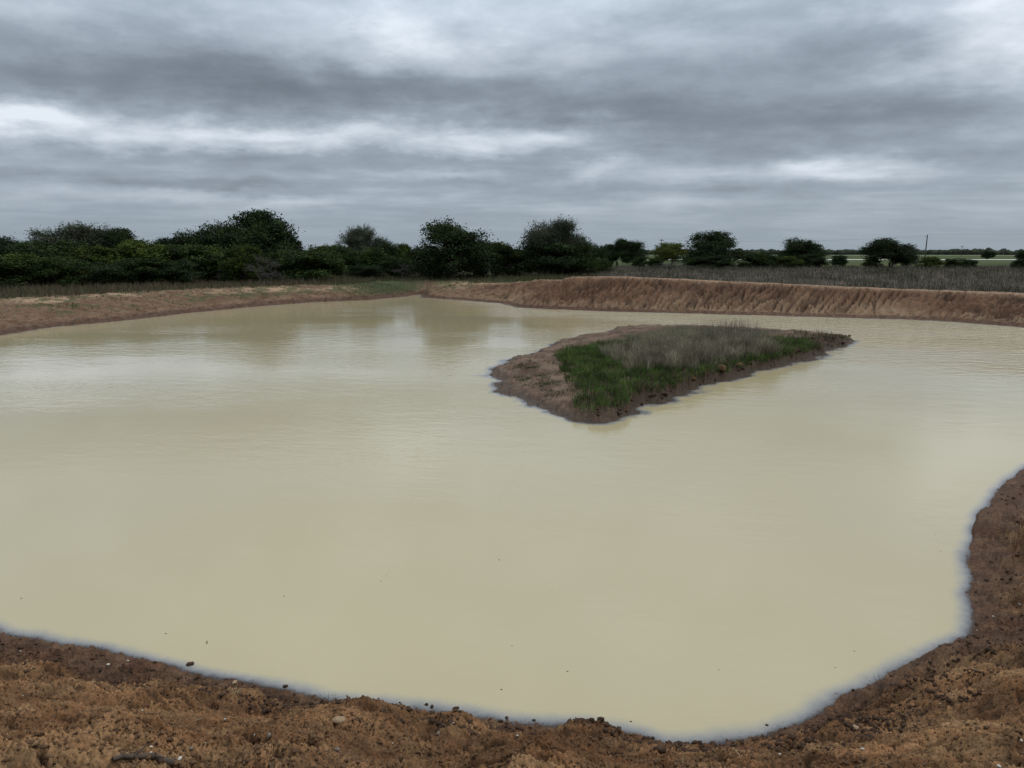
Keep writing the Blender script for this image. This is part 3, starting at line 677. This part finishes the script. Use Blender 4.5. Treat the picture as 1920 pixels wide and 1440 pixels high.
TREES = [ # px centre, distance, top row, width px, kind, name, label
 (-70,100,450,150,'brush_b','shrub','dark green brush at the left frame edge behind the other shrubs'),
 (8,150,446,90,'oak_b','tree','distant dark tree top above the brush at the far left'),
 (70,135,455,90,'brush_b','shrub','distant low brush between the far left tree top and the grey feathery tree'),
 (-30,68,478,150,'brush_a','shrub','dark shrub cut by the left frame edge, in front of the thicket'),
 (45,72,476,120,'brush_c','shrub','olive green shrub in front row at the far left of the thicket'),
 (40,86,460,130,'brush_d','shrub','dark shrub behind the leftmost front shrubs'),
 (112,72,480,92,'brush_b','shrub','rounded dark green shrub standing closest to the pond at left'),
 (110,90,452,130,'brush_a','shrub','tall dark shrub under the left side of the grey feathery tree'),
 (145,96,424,150,'airy_a','tree','wide grey feathery mesquite tree rising above the left thicket'),
 (195,98,427,90,'airy_b','tree','right half of the paired grey feathery mesquites above the left thicket'),
 (185,80,462,110,'brush_c','shrub','yellowish green shrub below the feathery mesquites'),
 (200,74,492,90,'brush_d','shrub','low black green shrub at the grass edge below the feathery mesquites'),
 (250,98,431,70,'oak_a','tree','small dark crown sticking out between feathery mesquites and big oak'),
 (262,82,452,110,'brush_c','shrub','yellow green shrub below the small dark crown'),
 (265,77,484,110,'brush_a','shrub','dark shrub at the grass edge below the small dark crown'),
 (325,86,460,120,'brush_a','shrub','green shrub in the dip of the thicket skyline'),
 (330,79,488,100,'brush_d','shrub','low dark shrub in front of the dip in the thicket skyline'),
 (368,112,437,75,'oak_b','tree','distant round crown just left of the big oak'),
 (325,112,448,70,'oak_a','tree','low distant crown left of the round crown by the big oak'),
 (390,90,462,110,'brush_c','shrub','shrub with lighter green top at left foot of the big oak'),
 (425,104,424,105,'oak_b','tree','sloping dark left shoulder tree beside the big oak'),
 (487,102,399,135,'oak_a','tree','big dark oak, the tallest crown of the left thicket'),
 (538,104,437,60,'oak_b','tree','small dark tree at the right shoulder of the big oak'),
 (440,88,478,120,'brush_b','shrub','dark shrub in front of the big oak'),
 (465,84,461,72,'brush_c','shrub','bright green bush in front of the big oak trunk'),
 (512,90,474,60,'brush_a','shrub','narrow dark shrub right of the bright green bush'),
 (502,78,478,60,'dead','shrub','bare grey twiggy shrub between two green bushes'),
 (582,88,467,115,'brush_b','shrub','rounded broad shrub standing forward on the grass in mid left'),
 (550,100,466,90,'brush_d','shrub','dark shrub behind the rounded broad shrub'),
 (625,112,460,90,'brush_c','shrub','light topped brush behind the rounded broad shrub'),
 (655,108,464,80,'brush_a','shrub','green brush under left side of the lone feathery mesquite'),
 (686,116,427,76,'airy_a','tree','lone feathery mesquite with rounded fan shaped crown'),
 (700,104,466,90,'brush_b','shrub','green brush under the lone feathery mesquite'),
 (690,96,495,60,'brush_d','shrub','small dark shrub at the grass edge left of the dead grey bush'),
 (728,114,455,40,'oak_b','tree','small dark crown right of the lone feathery mesquite'),
 (757,118,458,56,'brush_c','shrub','bright yellow green bush top left of the black tree by the inlet'),
 (740,102,480,70,'brush_a','shrub','green shrub below the bright yellow green bush'),
 (770,97,492,60,'dead','shrub','grey dead bush at left foot of the black tree by the inlet'),
 (806,103,478,52,'brush_d','shrub','low dark shrub filling the gap between the dead bush and the inlet tree'),
 (848,96,419,132,'dense_a','tree','large black green tree reaching the ground behind the pond inlet'),
 (905,104,452,60,'brush_b','shrub','dark shrub against the right side of the inlet tree'),
 (935,108,455,70,'brush_c','shrub','green shrub between inlet tree and tall grey green tree'),
 (965,106,460,70,'brush_a','shrub','dark shrub at left foot of the tall grey green tree'),
 (1037,108,415,108,'airy_b','tree','tall grey green mesquite with twin rounded crown behind the earth bank'),
 (1030,106,452,105,'brush_d','shrub','black undergrowth shrub beneath the tall grey green mesquite'),
 (1078,107,456,75,'brush_b','shrub','dark undergrowth at right foot of the tall grey green mesquite'),
 (1072,110,437,55,'airy_a','tree','right crown leaning out of the tall grey green mesquite'),
 (1108,128,458,52,'oak_b','tree','dark tree right of the tall grey green mesquite'),
 (1112,122,482,60,'brush_a','shrub','low dark shrub at the end of the left thicket'),
 (1140,190,459,24,'oak_a','tree','tiny distant tree left of the twin trunked pair'),
 (1158,175,449,50,'park_b','tree','left tree of the round crowned pair standing in the open field'),
 (1182,172,453,46,'park_a','tree','right tree of the round crowned pair standing in the open field'),
 (1199,168,480,28,'brush_d','shrub','small round shrub in open field left of the yellow tree'),
 (1225,160,483,26,'brush_b','shrub','small dark shrub at left foot of the yellow green tree'),
 (1252,185,456,54,'yellow','tree','small yellow green tree with forked trunks beside the crossarm pole'),
 (1262,140,490,78,'dead','shrub','low grey dead shrub in front of the yellow green tree'),
 (1332,158,436,94,'oak_a','tree','large round oak standing alone behind the middle of the earth bank'),
 (1335,150,478,64,'brush_d','shrub','dark shrub at the foot of the lone round oak'),
 (1300,152,484,36,'brush_b','shrub','small shrub at left foot of the lone round oak'),
 (1412,158,473,58,'brush_b','shrub','dark hedge like shrub right of the lone round oak'),
 (1440,160,478,46,'brush_a','shrub','middle shrub of the hedge between lone oak and dome oak'),
 (1473,160,480,44,'brush_c','shrub','yellowish shrub left below the dome shaped oak'),
 (1493,172,449,66,'oak_b','tree','dome shaped dark oak with smooth rounded top'),
 (1520,160,474,46,'brush_d','shrub','dark shrub right below the dome shaped oak'),
 (1566,162,478,28,'park_a','tree','tiny tree alone between dome oak and the forked tree'),
 (1655,162,448,86,'park_b','tree','spreading tree with forked trunk near the leaning pole'),
 (1687,168,462,42,'airy_a','tree','thin tree at right side of the spreading forked tree'),
 (1626,160,484,28,'brush_a','shrub','small shrub at left foot of the spreading forked tree'),
 (1735,158,481,38,'brush_c','shrub','rounded shrub just right of the leaning pole'),
 (1776,158,484,28,'brush_b','shrub','left one of two small shrubs right of the leaning pole'),
 (1805,158,485,28,'brush_d','shrub','right one of two small shrubs right of the leaning pole'),
 (1841,330,470,20,'park_a','tree','small distant tree in the green pasture at right'),
 (1909,330,470,26,'oak_b','tree','small distant tree in the green pasture by the right frame edge'),
 (1902,150,485,32,'brush_a','shrub','shrub close to the right frame edge'),
 (1985,150,470,70,'brush_b','shrub','shrub just beyond the right frame edge'),
]
leafless = {}
for i, (px, D, yt, wpx, key, nm, lab) in enumerate(TREES):
    wood, leaf = KINDS[key]
    u = (px - 960) / F; x = u * D; y = D
    zg = ground_z(x, y); top = CAM_H + D * (HZ - yt) / F
    h = top - zg; w = wpx / F * D
    fullname = {'tree': {'oak': 'oak_tree', 'airy': 'mesquite_tree', 'dense': 'evergreen_tree', 'park': 'oak_tree', 'yellow': 'yellow_green_tree'}.get(key.split('_')[0], 'tree'),
                'shrub': 'dead_shrub' if key == 'dead' else 'shrub'}[nm]
    r = bpy.data.objects.new(fullname, None); C.objects.link(r); r.location = (x, y, zg - .05)
    r.rotation_euler = (0, 0, random.uniform(0, 6.28)); r.scale = (w / 5.8, w / 5.8, h / 6.0)
    tag(r, lab, nm, 'trees and shrubs behind the pond')
    obj('trunk', wood, r); 
    if key != 'dead': obj('crown', leaf, r)

# distant wood along the horizon
def distant_wood():
    P = []; n = 9000
    az = rng.uniform(-60, 60, n); D = rng.uniform(1150, 1290, n)
    left_ = az < 6
    prof = 7.2 + 2.6 * fbm((az * 1.7).astype(np.float32), (az * 0 + 3).astype(np.float32), 4, .55, 3.)
    x = np.sin(np.radians(az)) * D; y = np.cos(np.radians(az)) * D
    w = rng.uniform(4, 9, n); h = np.clip(prof * rng.uniform(.7, 1.05, n), 3, 14)
    Vs = []; Ts = []; Cs = []; o = 0
    ph = np.arange(8) * math.pi / 4
    for i in range(n):                                  # low dome of a crown seen from afar: rings with uneven edge
        k1 = rng.uniform(.75, 1.15, 8); k2 = rng.uniform(.6, 1.1, 8)
        r0 = np.stack([np.cos(ph) * w[i] * .45, np.sin(ph) * w[i] * .45, np.zeros(8)], 1)
        r1 = np.stack([np.cos(ph) * w[i] * .55 * k1, np.sin(ph) * w[i] * .55 * k1, h[i] * .55 * k2], 1)
        r2 = np.stack([np.cos(ph) * w[i] * .32 * k2, np.sin(ph) * w[i] * .32 * k2, h[i] * .85 * k1], 1)
        Vs.append(np.concatenate([r0, r1, r2, [[0, 0, h[i]]]]) + [x[i], y[i], ZF])
    V = np.concatenate(Vs); base = (np.arange(n) * 25)[:, None]
    T = []
    for j in range(8):
        k = (j + 1) % 8
        for a, b in ((0, 8), (8, 16)): T += [[a + j, a + k, b + k], [a + j, b + k, b + j]]
        T.append([16 + j, 16 + k, 24])
    T = np.array(T); F_ = (base[:, None, :] + T[None]).reshape(-1, 3)
    tt = tints(n, (.030, .038, .022), (.042, .048, .028), (.036, .036, .026))
    me = mesh_np('distant_wood', V, F_, M_LEAF); cattr(me, 'tint', np.repeat(tt, 25, 0))
    tag(obj('distant_wood', me), 'dark distant wood along the horizon', kind='stuff')
distant_wood()

# ---------------------------------------------------------------- pale roads in the far pasture
def strip(name, pts, w, z, lab):
    V = []; Q_ = []
    for i, (x, y) in enumerate(pts):
        V += [(x, y - w / 2, z), (x, y + w / 2, z)]
        if i: b = 2 * i; Q_.append((b - 2, b, b + 1, b - 1))
    o = obj(name, mesh_np(name, V, Q_, M_ROAD)); tag(o, lab, kind='structure')
strip('road', [(x, 350 - x * .035 + 3 * math.sin(x * .01), ) for x in range(60, 620, 20)], 24, ZF + .06, 'pale caliche road across the green pasture')
strip('far_road', [(x, 820 + 6 * math.sin(x * .01)) for x in range(100, 1400, 40)], 22, ZF + .08, 'pale strip of a second road far off')

# ---------------------------------------------------------------- utility poles and wires
def cyl(p0, p1, r0, r1, name, mat, parent, sides=8):
    V, T = tube([(p0, p1, r0, r1)], sides)
    n = len(V) // 2; me = bpy.data.meshes.new(name)
    me.from_pydata([tuple(v) for v in V], [], [tuple(t) for t in T] + [tuple(range(n))[::-1], tuple(range(n, 2 * n))]); me.materials.append(mat); me.update()
    return obj(name, me, parent)
def pole(px, D, yt, arms, lean, lab, r=.16):
    x = (px - 960) / F * D; h = CAM_H + D * (HZ - yt) / F - ZF
    e = bpy.data.objects.new('utility_pole', None); C.objects.link(e); e.location = (x, D, ZF); tag(e, lab, 'utility pole', 'utility poles across the pasture')
    e.rotation_euler = (0, R(lean), 0)
    cyl((0, 0, -.3), (0, 0, h), r * 1.15, r * .8, 'shaft', M_POLE, e)
    out = []
    for dz, half in arms:
        cyl((-half, -.12, h - dz), (half, -.12, h - dz), .11, .11, 'crossarm', M_POLE, e, 4)
        for k in (-.92, -.5, .5, .92):
            cyl((half * k, -.12, h - dz + .1), (half * k, -.12, h - dz + .38), .07, .05, 'insulator', M_GREY, e, 6)
            out.append((x + half * k, D - .12, ZF + h - dz + .38))
    if not arms:
        cyl((-.1, 0, h - .9), (-.9, 0, h - .75), .07, .05, 'bracket', M_POLE, e, 5)
        cyl((-.85, 0, h - .76), (-.85, 0, h - .42), .08, .06, 'insulator', M_GREY, e, 6)
        out.append((x - .85, D, ZF + h - .42)); out.append((x, D, ZF + h))
    return out
pA = pole(1236, 374, 448, [(.9, 1.1), (2.3, 1.5)], 0, 'grey utility pole with two crossarms behind the yellow green tree', .17)
pB = pole(1724, 300, 441, [], 1.2, 'dark slightly leaning utility pole beside the spreading forked tree', .22)
pC = pole(1791, 620, 461, [(.8, 1.2)], 0, 'small distant utility pole right of the leaning one', .2)
def wire(a, b, sag, lab):
    seg = []; a = np.array(a); b = np.array(b); pr = None
    for i in range(17):
        t = i / 16; p = a + (b - a) * t; p[2] -= sag * 4 * t * (1 - t)
        if pr is not None: seg.append((pr, p.copy(), .022, .022))
        pr = p.copy()
    V, T = tube(seg, 3); tag(obj('power_line', mesh_np('power_line', V, T, M_POLE)), lab, 'wire')
wire(pB[1], (330, 240, 13.5), 1.0, 'upper thin wire from leaning pole towards the right frame edge')
wire(pA[3], pB[0], 1.5, 'thin wire hanging between crossarm pole and leaning pole')

# ---------------------------------------------------------------- small things on the banks
ICO = None
def rock_mesh(name, mat, seed, sub=1, flat=.7, rough=.25):
    import bmesh
    bm = bmesh.new(); bmesh.ops.create_icosphere(bm, subdivisions=sub, radius=1)
    rg = random.Random(seed)
    for v in bm.verts: v.co *= 1 + rg.uniform(-rough, rough); v.co.z *= flat
    me = bpy.data.meshes.new(name); bm.to_mesh(me); bm.free(); me.materials.append(mat)
    if sub > 1: me.polygons.foreach_set('use_smooth', [True] * len(me.polygons))
    return me
def arr(me):
    V = np.empty(len(me.vertices) * 3, np.float32); me.vertices.foreach_get('co', V)
    T = np.empty(len(me.polygons) * 3, np.int32); me.polygons.foreach_get('vertices', T)
    return V.reshape(-1, 3), T.reshape(-1, 3)
def crumbs(name, x, y, z, s, mat, lab, seed):
    protos = [arr(rock_mesh('tmp', mat, seed + k, 1, .65, .38)) for k in range(5)]
    n = len(x); which = rng.integers(0, 5, n); Vs = []; Ts = []; off = 0
    for k, (V, T) in enumerate(protos):
        m = np.where(which == k)[0]; q = len(m); a = rng.uniform(0, 6.28, q); ca, sa = np.cos(a)[:, None], np.sin(a)[:, None]
        st = rng.uniform(.7, 1.5, (q, 1))
        Xv = (V[None, :, 0] * ca - V[None, :, 1] * sa * st) * s[m, None] + x[m, None]; Yv = (V[None, :, 0] * sa + V[None, :, 1] * ca * st) * s[m, None] + y[m, None]
        Zv = V[None, :, 2] * s[m, None] + (z[m] + s[m] * .25)[:, None]
        Vs.append(np.stack([Xv, Yv, Zv], 2).reshape(-1, 3)); Ts.append((T[None] + (np.arange(q) * len(V))[:, None, None]).reshape(-1, 3) + off); off += q * len(V)
    tag(obj(name, mesh_np(name, np.concatenate(Vs), np.concatenate(Ts), mat)), lab, kind='stuff')
def near_pts(n, dmin, dmax, seedoff, r0=2.2, r1=19):
    a = rng.uniform(R(-39), R(39), n); q = rng.uniform(0, 1, n); r = 1 / (1 / r0 + (1 / r1 - 1 / r0) * q)
    x = (np.sin(a) * r).astype(np.float32); y = (np.cos(a) * r).astype(np.float32); z, i = height(x, y)
    k = (i['near'] > .5) & (i['d'] > dmin) & (i['d'] < dmax); return x[k], y[k], z[k], i['d'][k]
x, y, z, dd = near_pts(130000, -.12, 1.3, 1)
k = (fbm(x * 2.5, y * 2.5, 3, .5, 301.) + rng.normal(0, .25, len(x)) > -.15) & (rng.uniform(0, 1, len(x)) < np.clip(.12 + dd * 3, 0, 1)); x, y, z, dd = x[k], y[k], z[k], dd[k]
s = .006 + .022 * rng.uniform(0, 1, len(x)) ** 3
crumbs('mud_clods', x, y, z, s, M_CLOD, 'small dark mud clods along the waterline of the near bank', 900)
x, y, z, dd = near_pts(60000, .25, 6, 2)
k = fbm(x * 1.6, y * 1.6, 3, .5, 311.) + rng.normal(0, .2, len(x)) > .0; x, y, z, dd = x[k], y[k], z[k], dd[k]
s = .005 + .014 * rng.uniform(0, 1, len(x)) ** 3
crumbs('soil_crumbs', x, y, z, s, M_CRUMB, 'brown soil crumbs lying over the near bank', 950)
# crumbs on the island scarp
x, y = scatter([tuple(p[:2]) for p in isl], 9000, .1); z, i = height(x, y); k = (i['esc'] > .4) & (i['di'] > .02) & (i['di'] < .9); x, y, z = x[k], y[k], z[k]
crumbs('island_clods', x, y, z, .02 + .07 * rng.uniform(0, 1, len(x)) ** 3, M_CLOD, 'dark earth clods on the eroded right edge of the island', 970)

def place(name, me, px, py, size, lab, cat, group=None, sink=.25, rot=None, flat=1.0):
    x, y, z = hit_ground(px, py); size *= .72; o = obj(name, me); o.location = (x, y, z + size * sink)
    o.rotation_euler = (random.uniform(-.2, .2), random.uniform(-.2, .2), random.uniform(0, 6.28) if rot is None else rot); o.scale = (size, size * random.uniform(.6, .9), size * flat)
    tag(o, lab, cat, group); return o
PALE = [rock_mesh('pebble', M_PEBBLE, 50 + k, 2, .5, .10) for k in range(3)]
GREY = [rock_mesh('pebble', M_GREY, 60 + k, 2, .6, .12) for k in range(2)]
CL = [rock_mesh('clod', M_CLOD, 70 + k, 2, .6, .22) for k in range(3)]
LU = [rock_mesh('clod', M_LUMP, 80 + k, 2, .4, .22) for k in range(2)]
for px, py, s, lab in [
    (203,1247,.030,'flat pale stone on dark mud at left, near the waterline'), (38,1222,.014,'small pale pebble close to the left frame edge'),
    (240,1240,.020,'pale pebble right of the flat pale stone'), (422,1349,.013,'tiny white pebble right of the earth hollow at left'),
    (267,1334,.010,'tiny white pebble in the middle of the left bank'), (337,1425,.022,'largest white pebble near the bottom edge at left'),
    (283,1413,.014,'thin white pebble left of the largest white pebble'), (284,1403,.013,'upright white chip left of the grey pebble'),
    (478,1382,.010,'white pebble near bottom edge right of the grey pebble'), (385,1393,.008,'speck like white pebble right above the grey pebble'),
    (43,1308,.010,'white pebble low on the left bank by the frame edge'),
    (970,1380,.016,'white pebble at the rim of the hollow in the centre bank'), (736,1394,.010,'tiny white pebble left of the centre hollow'),
    (850,1357,.010,'small white pebble at the waterline left of the centre hollow'), (1617,1407,.020,'white pebble on the brown slope at lower right'),
    (1462,1418,.014,'small white pebble near the bottom edge right of the straw'), (1762,1321,.009,'tiny white pebble high on the lower right slope'),
    (1915,1392,.016,'white pebble cut by the right frame edge'), (1873,1438,.020,'white pebble at the bottom edge in the right corner'),
    (1862,1157,.020,'pale flat chip on dark mud at the right shore'), (1832,1182,.014,'small pale chip below the flat chip on the right shore'),
    (1838,1033,.014,'white pebble high up on the right shore mud'), (1834,1091,.011,'tiny pale pebble in the middle of the right shore mud')]:
    place('pebble', random.choice(PALE), px, py, s, lab, 'pebble', 'pale pebbles on the near bank')
for px, py, s, lab in [(358,1405,.022,'round grey pebble above the largest white pebble'), (822,1377,.030,'grey stone in front of the centre shore'), (632,1410,.028,'flat grey stone near the bottom edge left of centre'),
                       (505,1380,.028,'grey brown stone in the lower left bank'), (1912,1135,.04,'dark grey stone at the right frame edge above the slope')]:
    place('pebble', random.choice(GREY), px, py, s, lab, 'pebble', 'grey stones on the near bank')
for px, py, s, lab in [(357,1246,.055,'rounded dark clod at the waterline at left'), (882,1356,.05,'dark clod in a notch of the bank left of centre'), (1236,1408,.07,'wet dark clod in the lowest cove of the shore'),
                       (1438,1360,.022,'small black lump standing in the shallow water at right'), (1415,1389,.045,'dark clod at the waterline below the black lump'), (800,1322,.03,'small clod in the wet margin left of centre'),
                       (810,1326,.035,'second small clod in the wet margin left of centre'), (1001,1351,.025,'clod in the shallow margin above the centre hollow'), (1690,1290,.05,'dark clod below the ledge on the lower right'),
                       (535,1288,.04,'dark clod on the point of the left shore'), (950,1347,.028,'dark clod left of the pair in the shallow margin')]:
    place('clod', random.choice(CL), px, py, s, lab, 'clod', 'dark clods at the waterline', sink=.15)
for px, py, s, lab in [(440,1280,.05,'pale yellowish clod on the left shore mud'), (635,1351,.07,'flat pale earth slab left of centre'), (1604,1365,.05,'pale earth slab on the lower right slope')]:
    place('clod', random.choice(LU), px, py, s, lab, 'clod', 'pale clods on the near bank', sink=.1)
for px, py, s, lab in [(1352,697,.26,'large brown earth lump on the right edge of the island'), (1387,688,.17,'smaller earth lump right of the large one on the island'), (1300,712,.14,'low earth lump left of the large one on the island')]:
    place('clod', rock_mesh('clod', M_CRUMB, px, 2, .75, .22), px, py, s, lab, 'clod', sink=.3)
# floating specks on the water
for k, (px, py) in enumerate([(311,1188),(388,1203),(388,1206),(960,1211),(1064,1259),(940,1293),(1183,1353),(1035,1110),(725,1080),(714,1090),(1348,1256),(1753,1002),(1764,1034),(1602,1221),(936,1050),(40,1122),(1566,1252),(533,1118)]):
    x, y = px2w(px, py); o = obj('floating_speck', GREY[0] if k % 2 else CL[0]); s = random.uniform(.006, .012); o.location = (x, y, .002); o.scale = (s, s * .7, s * .6)
    side = 'left' if px < 640 else 'centre' if px < 1150 else 'right'
    depth = 'just off the near shore' if py > 1180 else 'well out from the near shore'
    tag(o, 'tiny dark speck floating %s, %s part of the pond' % (depth, side), 'debris', 'specks floating on the pond')
# dead branch at the lower left
x0, y0, z0 = hit_ground(212, 1432); x1, y1, z1 = hit_ground(325, 1436)
br = bpy.data.objects.new('dead_branch', None); C.objects.link(br); br.location = (x0, y0, z0); tag(br, 'dark grey dead branch half buried at the bottom edge at left', 'branch')
rgb_ = np.random.default_rng(4); sg, pts = bent((0, 0, .012), (x1 - x0, y1 - y0, z1 - z0 + .012), .011, .020, 6, .012, rgb_)
V, T = tube(sg, 6); obj('stem', mesh_np('stem', V, T, M_WOOD, True), br)
for a, b in ((2, (.05, .06, .03)), (4, (.07, -.04, .02))):
    V, T = tube([(pts[a], pts[a] + np.array(b), .006, .003)], 5); obj('twig', mesh_np('twig', V, T, M_WOOD, True), br)
def twigheap(px, py, n, rr_, hh_, mat, lab, nm, cat):
    x, y, z = hit_ground(px, py); sg = []
    for i in range(n):
        a = random.uniform(0, 6.28); b0 = np.array([random.gauss(0, rr_ * .4), random.gauss(0, rr_ * .4), 0]); b1 = b0 + np.array([math.cos(a) * rr_, math.sin(a) * rr_, random.uniform(.2, 1) * hh_])
        sg.append((b0, b1, .0016, .0008))
    V, T = tube(sg, 3); o = obj(nm, mesh_np(nm, V, T, mat)); o.location = (x, y, z); tag(o, lab, cat)
twigheap(1652, 1290, 46, .09, .12, M_TWIG, 'wiry grey dead weed tuft below the ledge at lower right', 'dead_weed', 'weed')
twigheap(612, 1316, 30, .08, .05, M_TWIG, 'little heap of dead twigs at the left shore', 'dead_weed', 'weed')
twigheap(440, 1300, 12, .05, .06, M_STRAW, 'few pale straws on the left bank beside the hollow', 'straw', 'straw')
for px, py, dx_, dz_, lab in [(1280,1432,.0,.085,'single upright pale straw at the bottom edge right of centre'), (1388,1418,-.05,.06,'pale straw leaning left at the bottom edge'), (366,1352,.05,.02,'pale straw lying in the middle of the left bank'), (1768,1262,.0,.05,'short pale straw on the rim at lower right')]:
    x, y, z = hit_ground(px, py); V, T = tube([((0, 0, 0), (dx_, 0, dz_), .0028, .002)], 4); o = obj('straw', mesh_np('straw', V, T, M_STRAW)); o.location = (x, y, z); tag(o, lab, 'straw')
print('tris about', sum(len(o.data.polygons) * 2 for o in C.objects if o.type == 'MESH' and not o.parent))
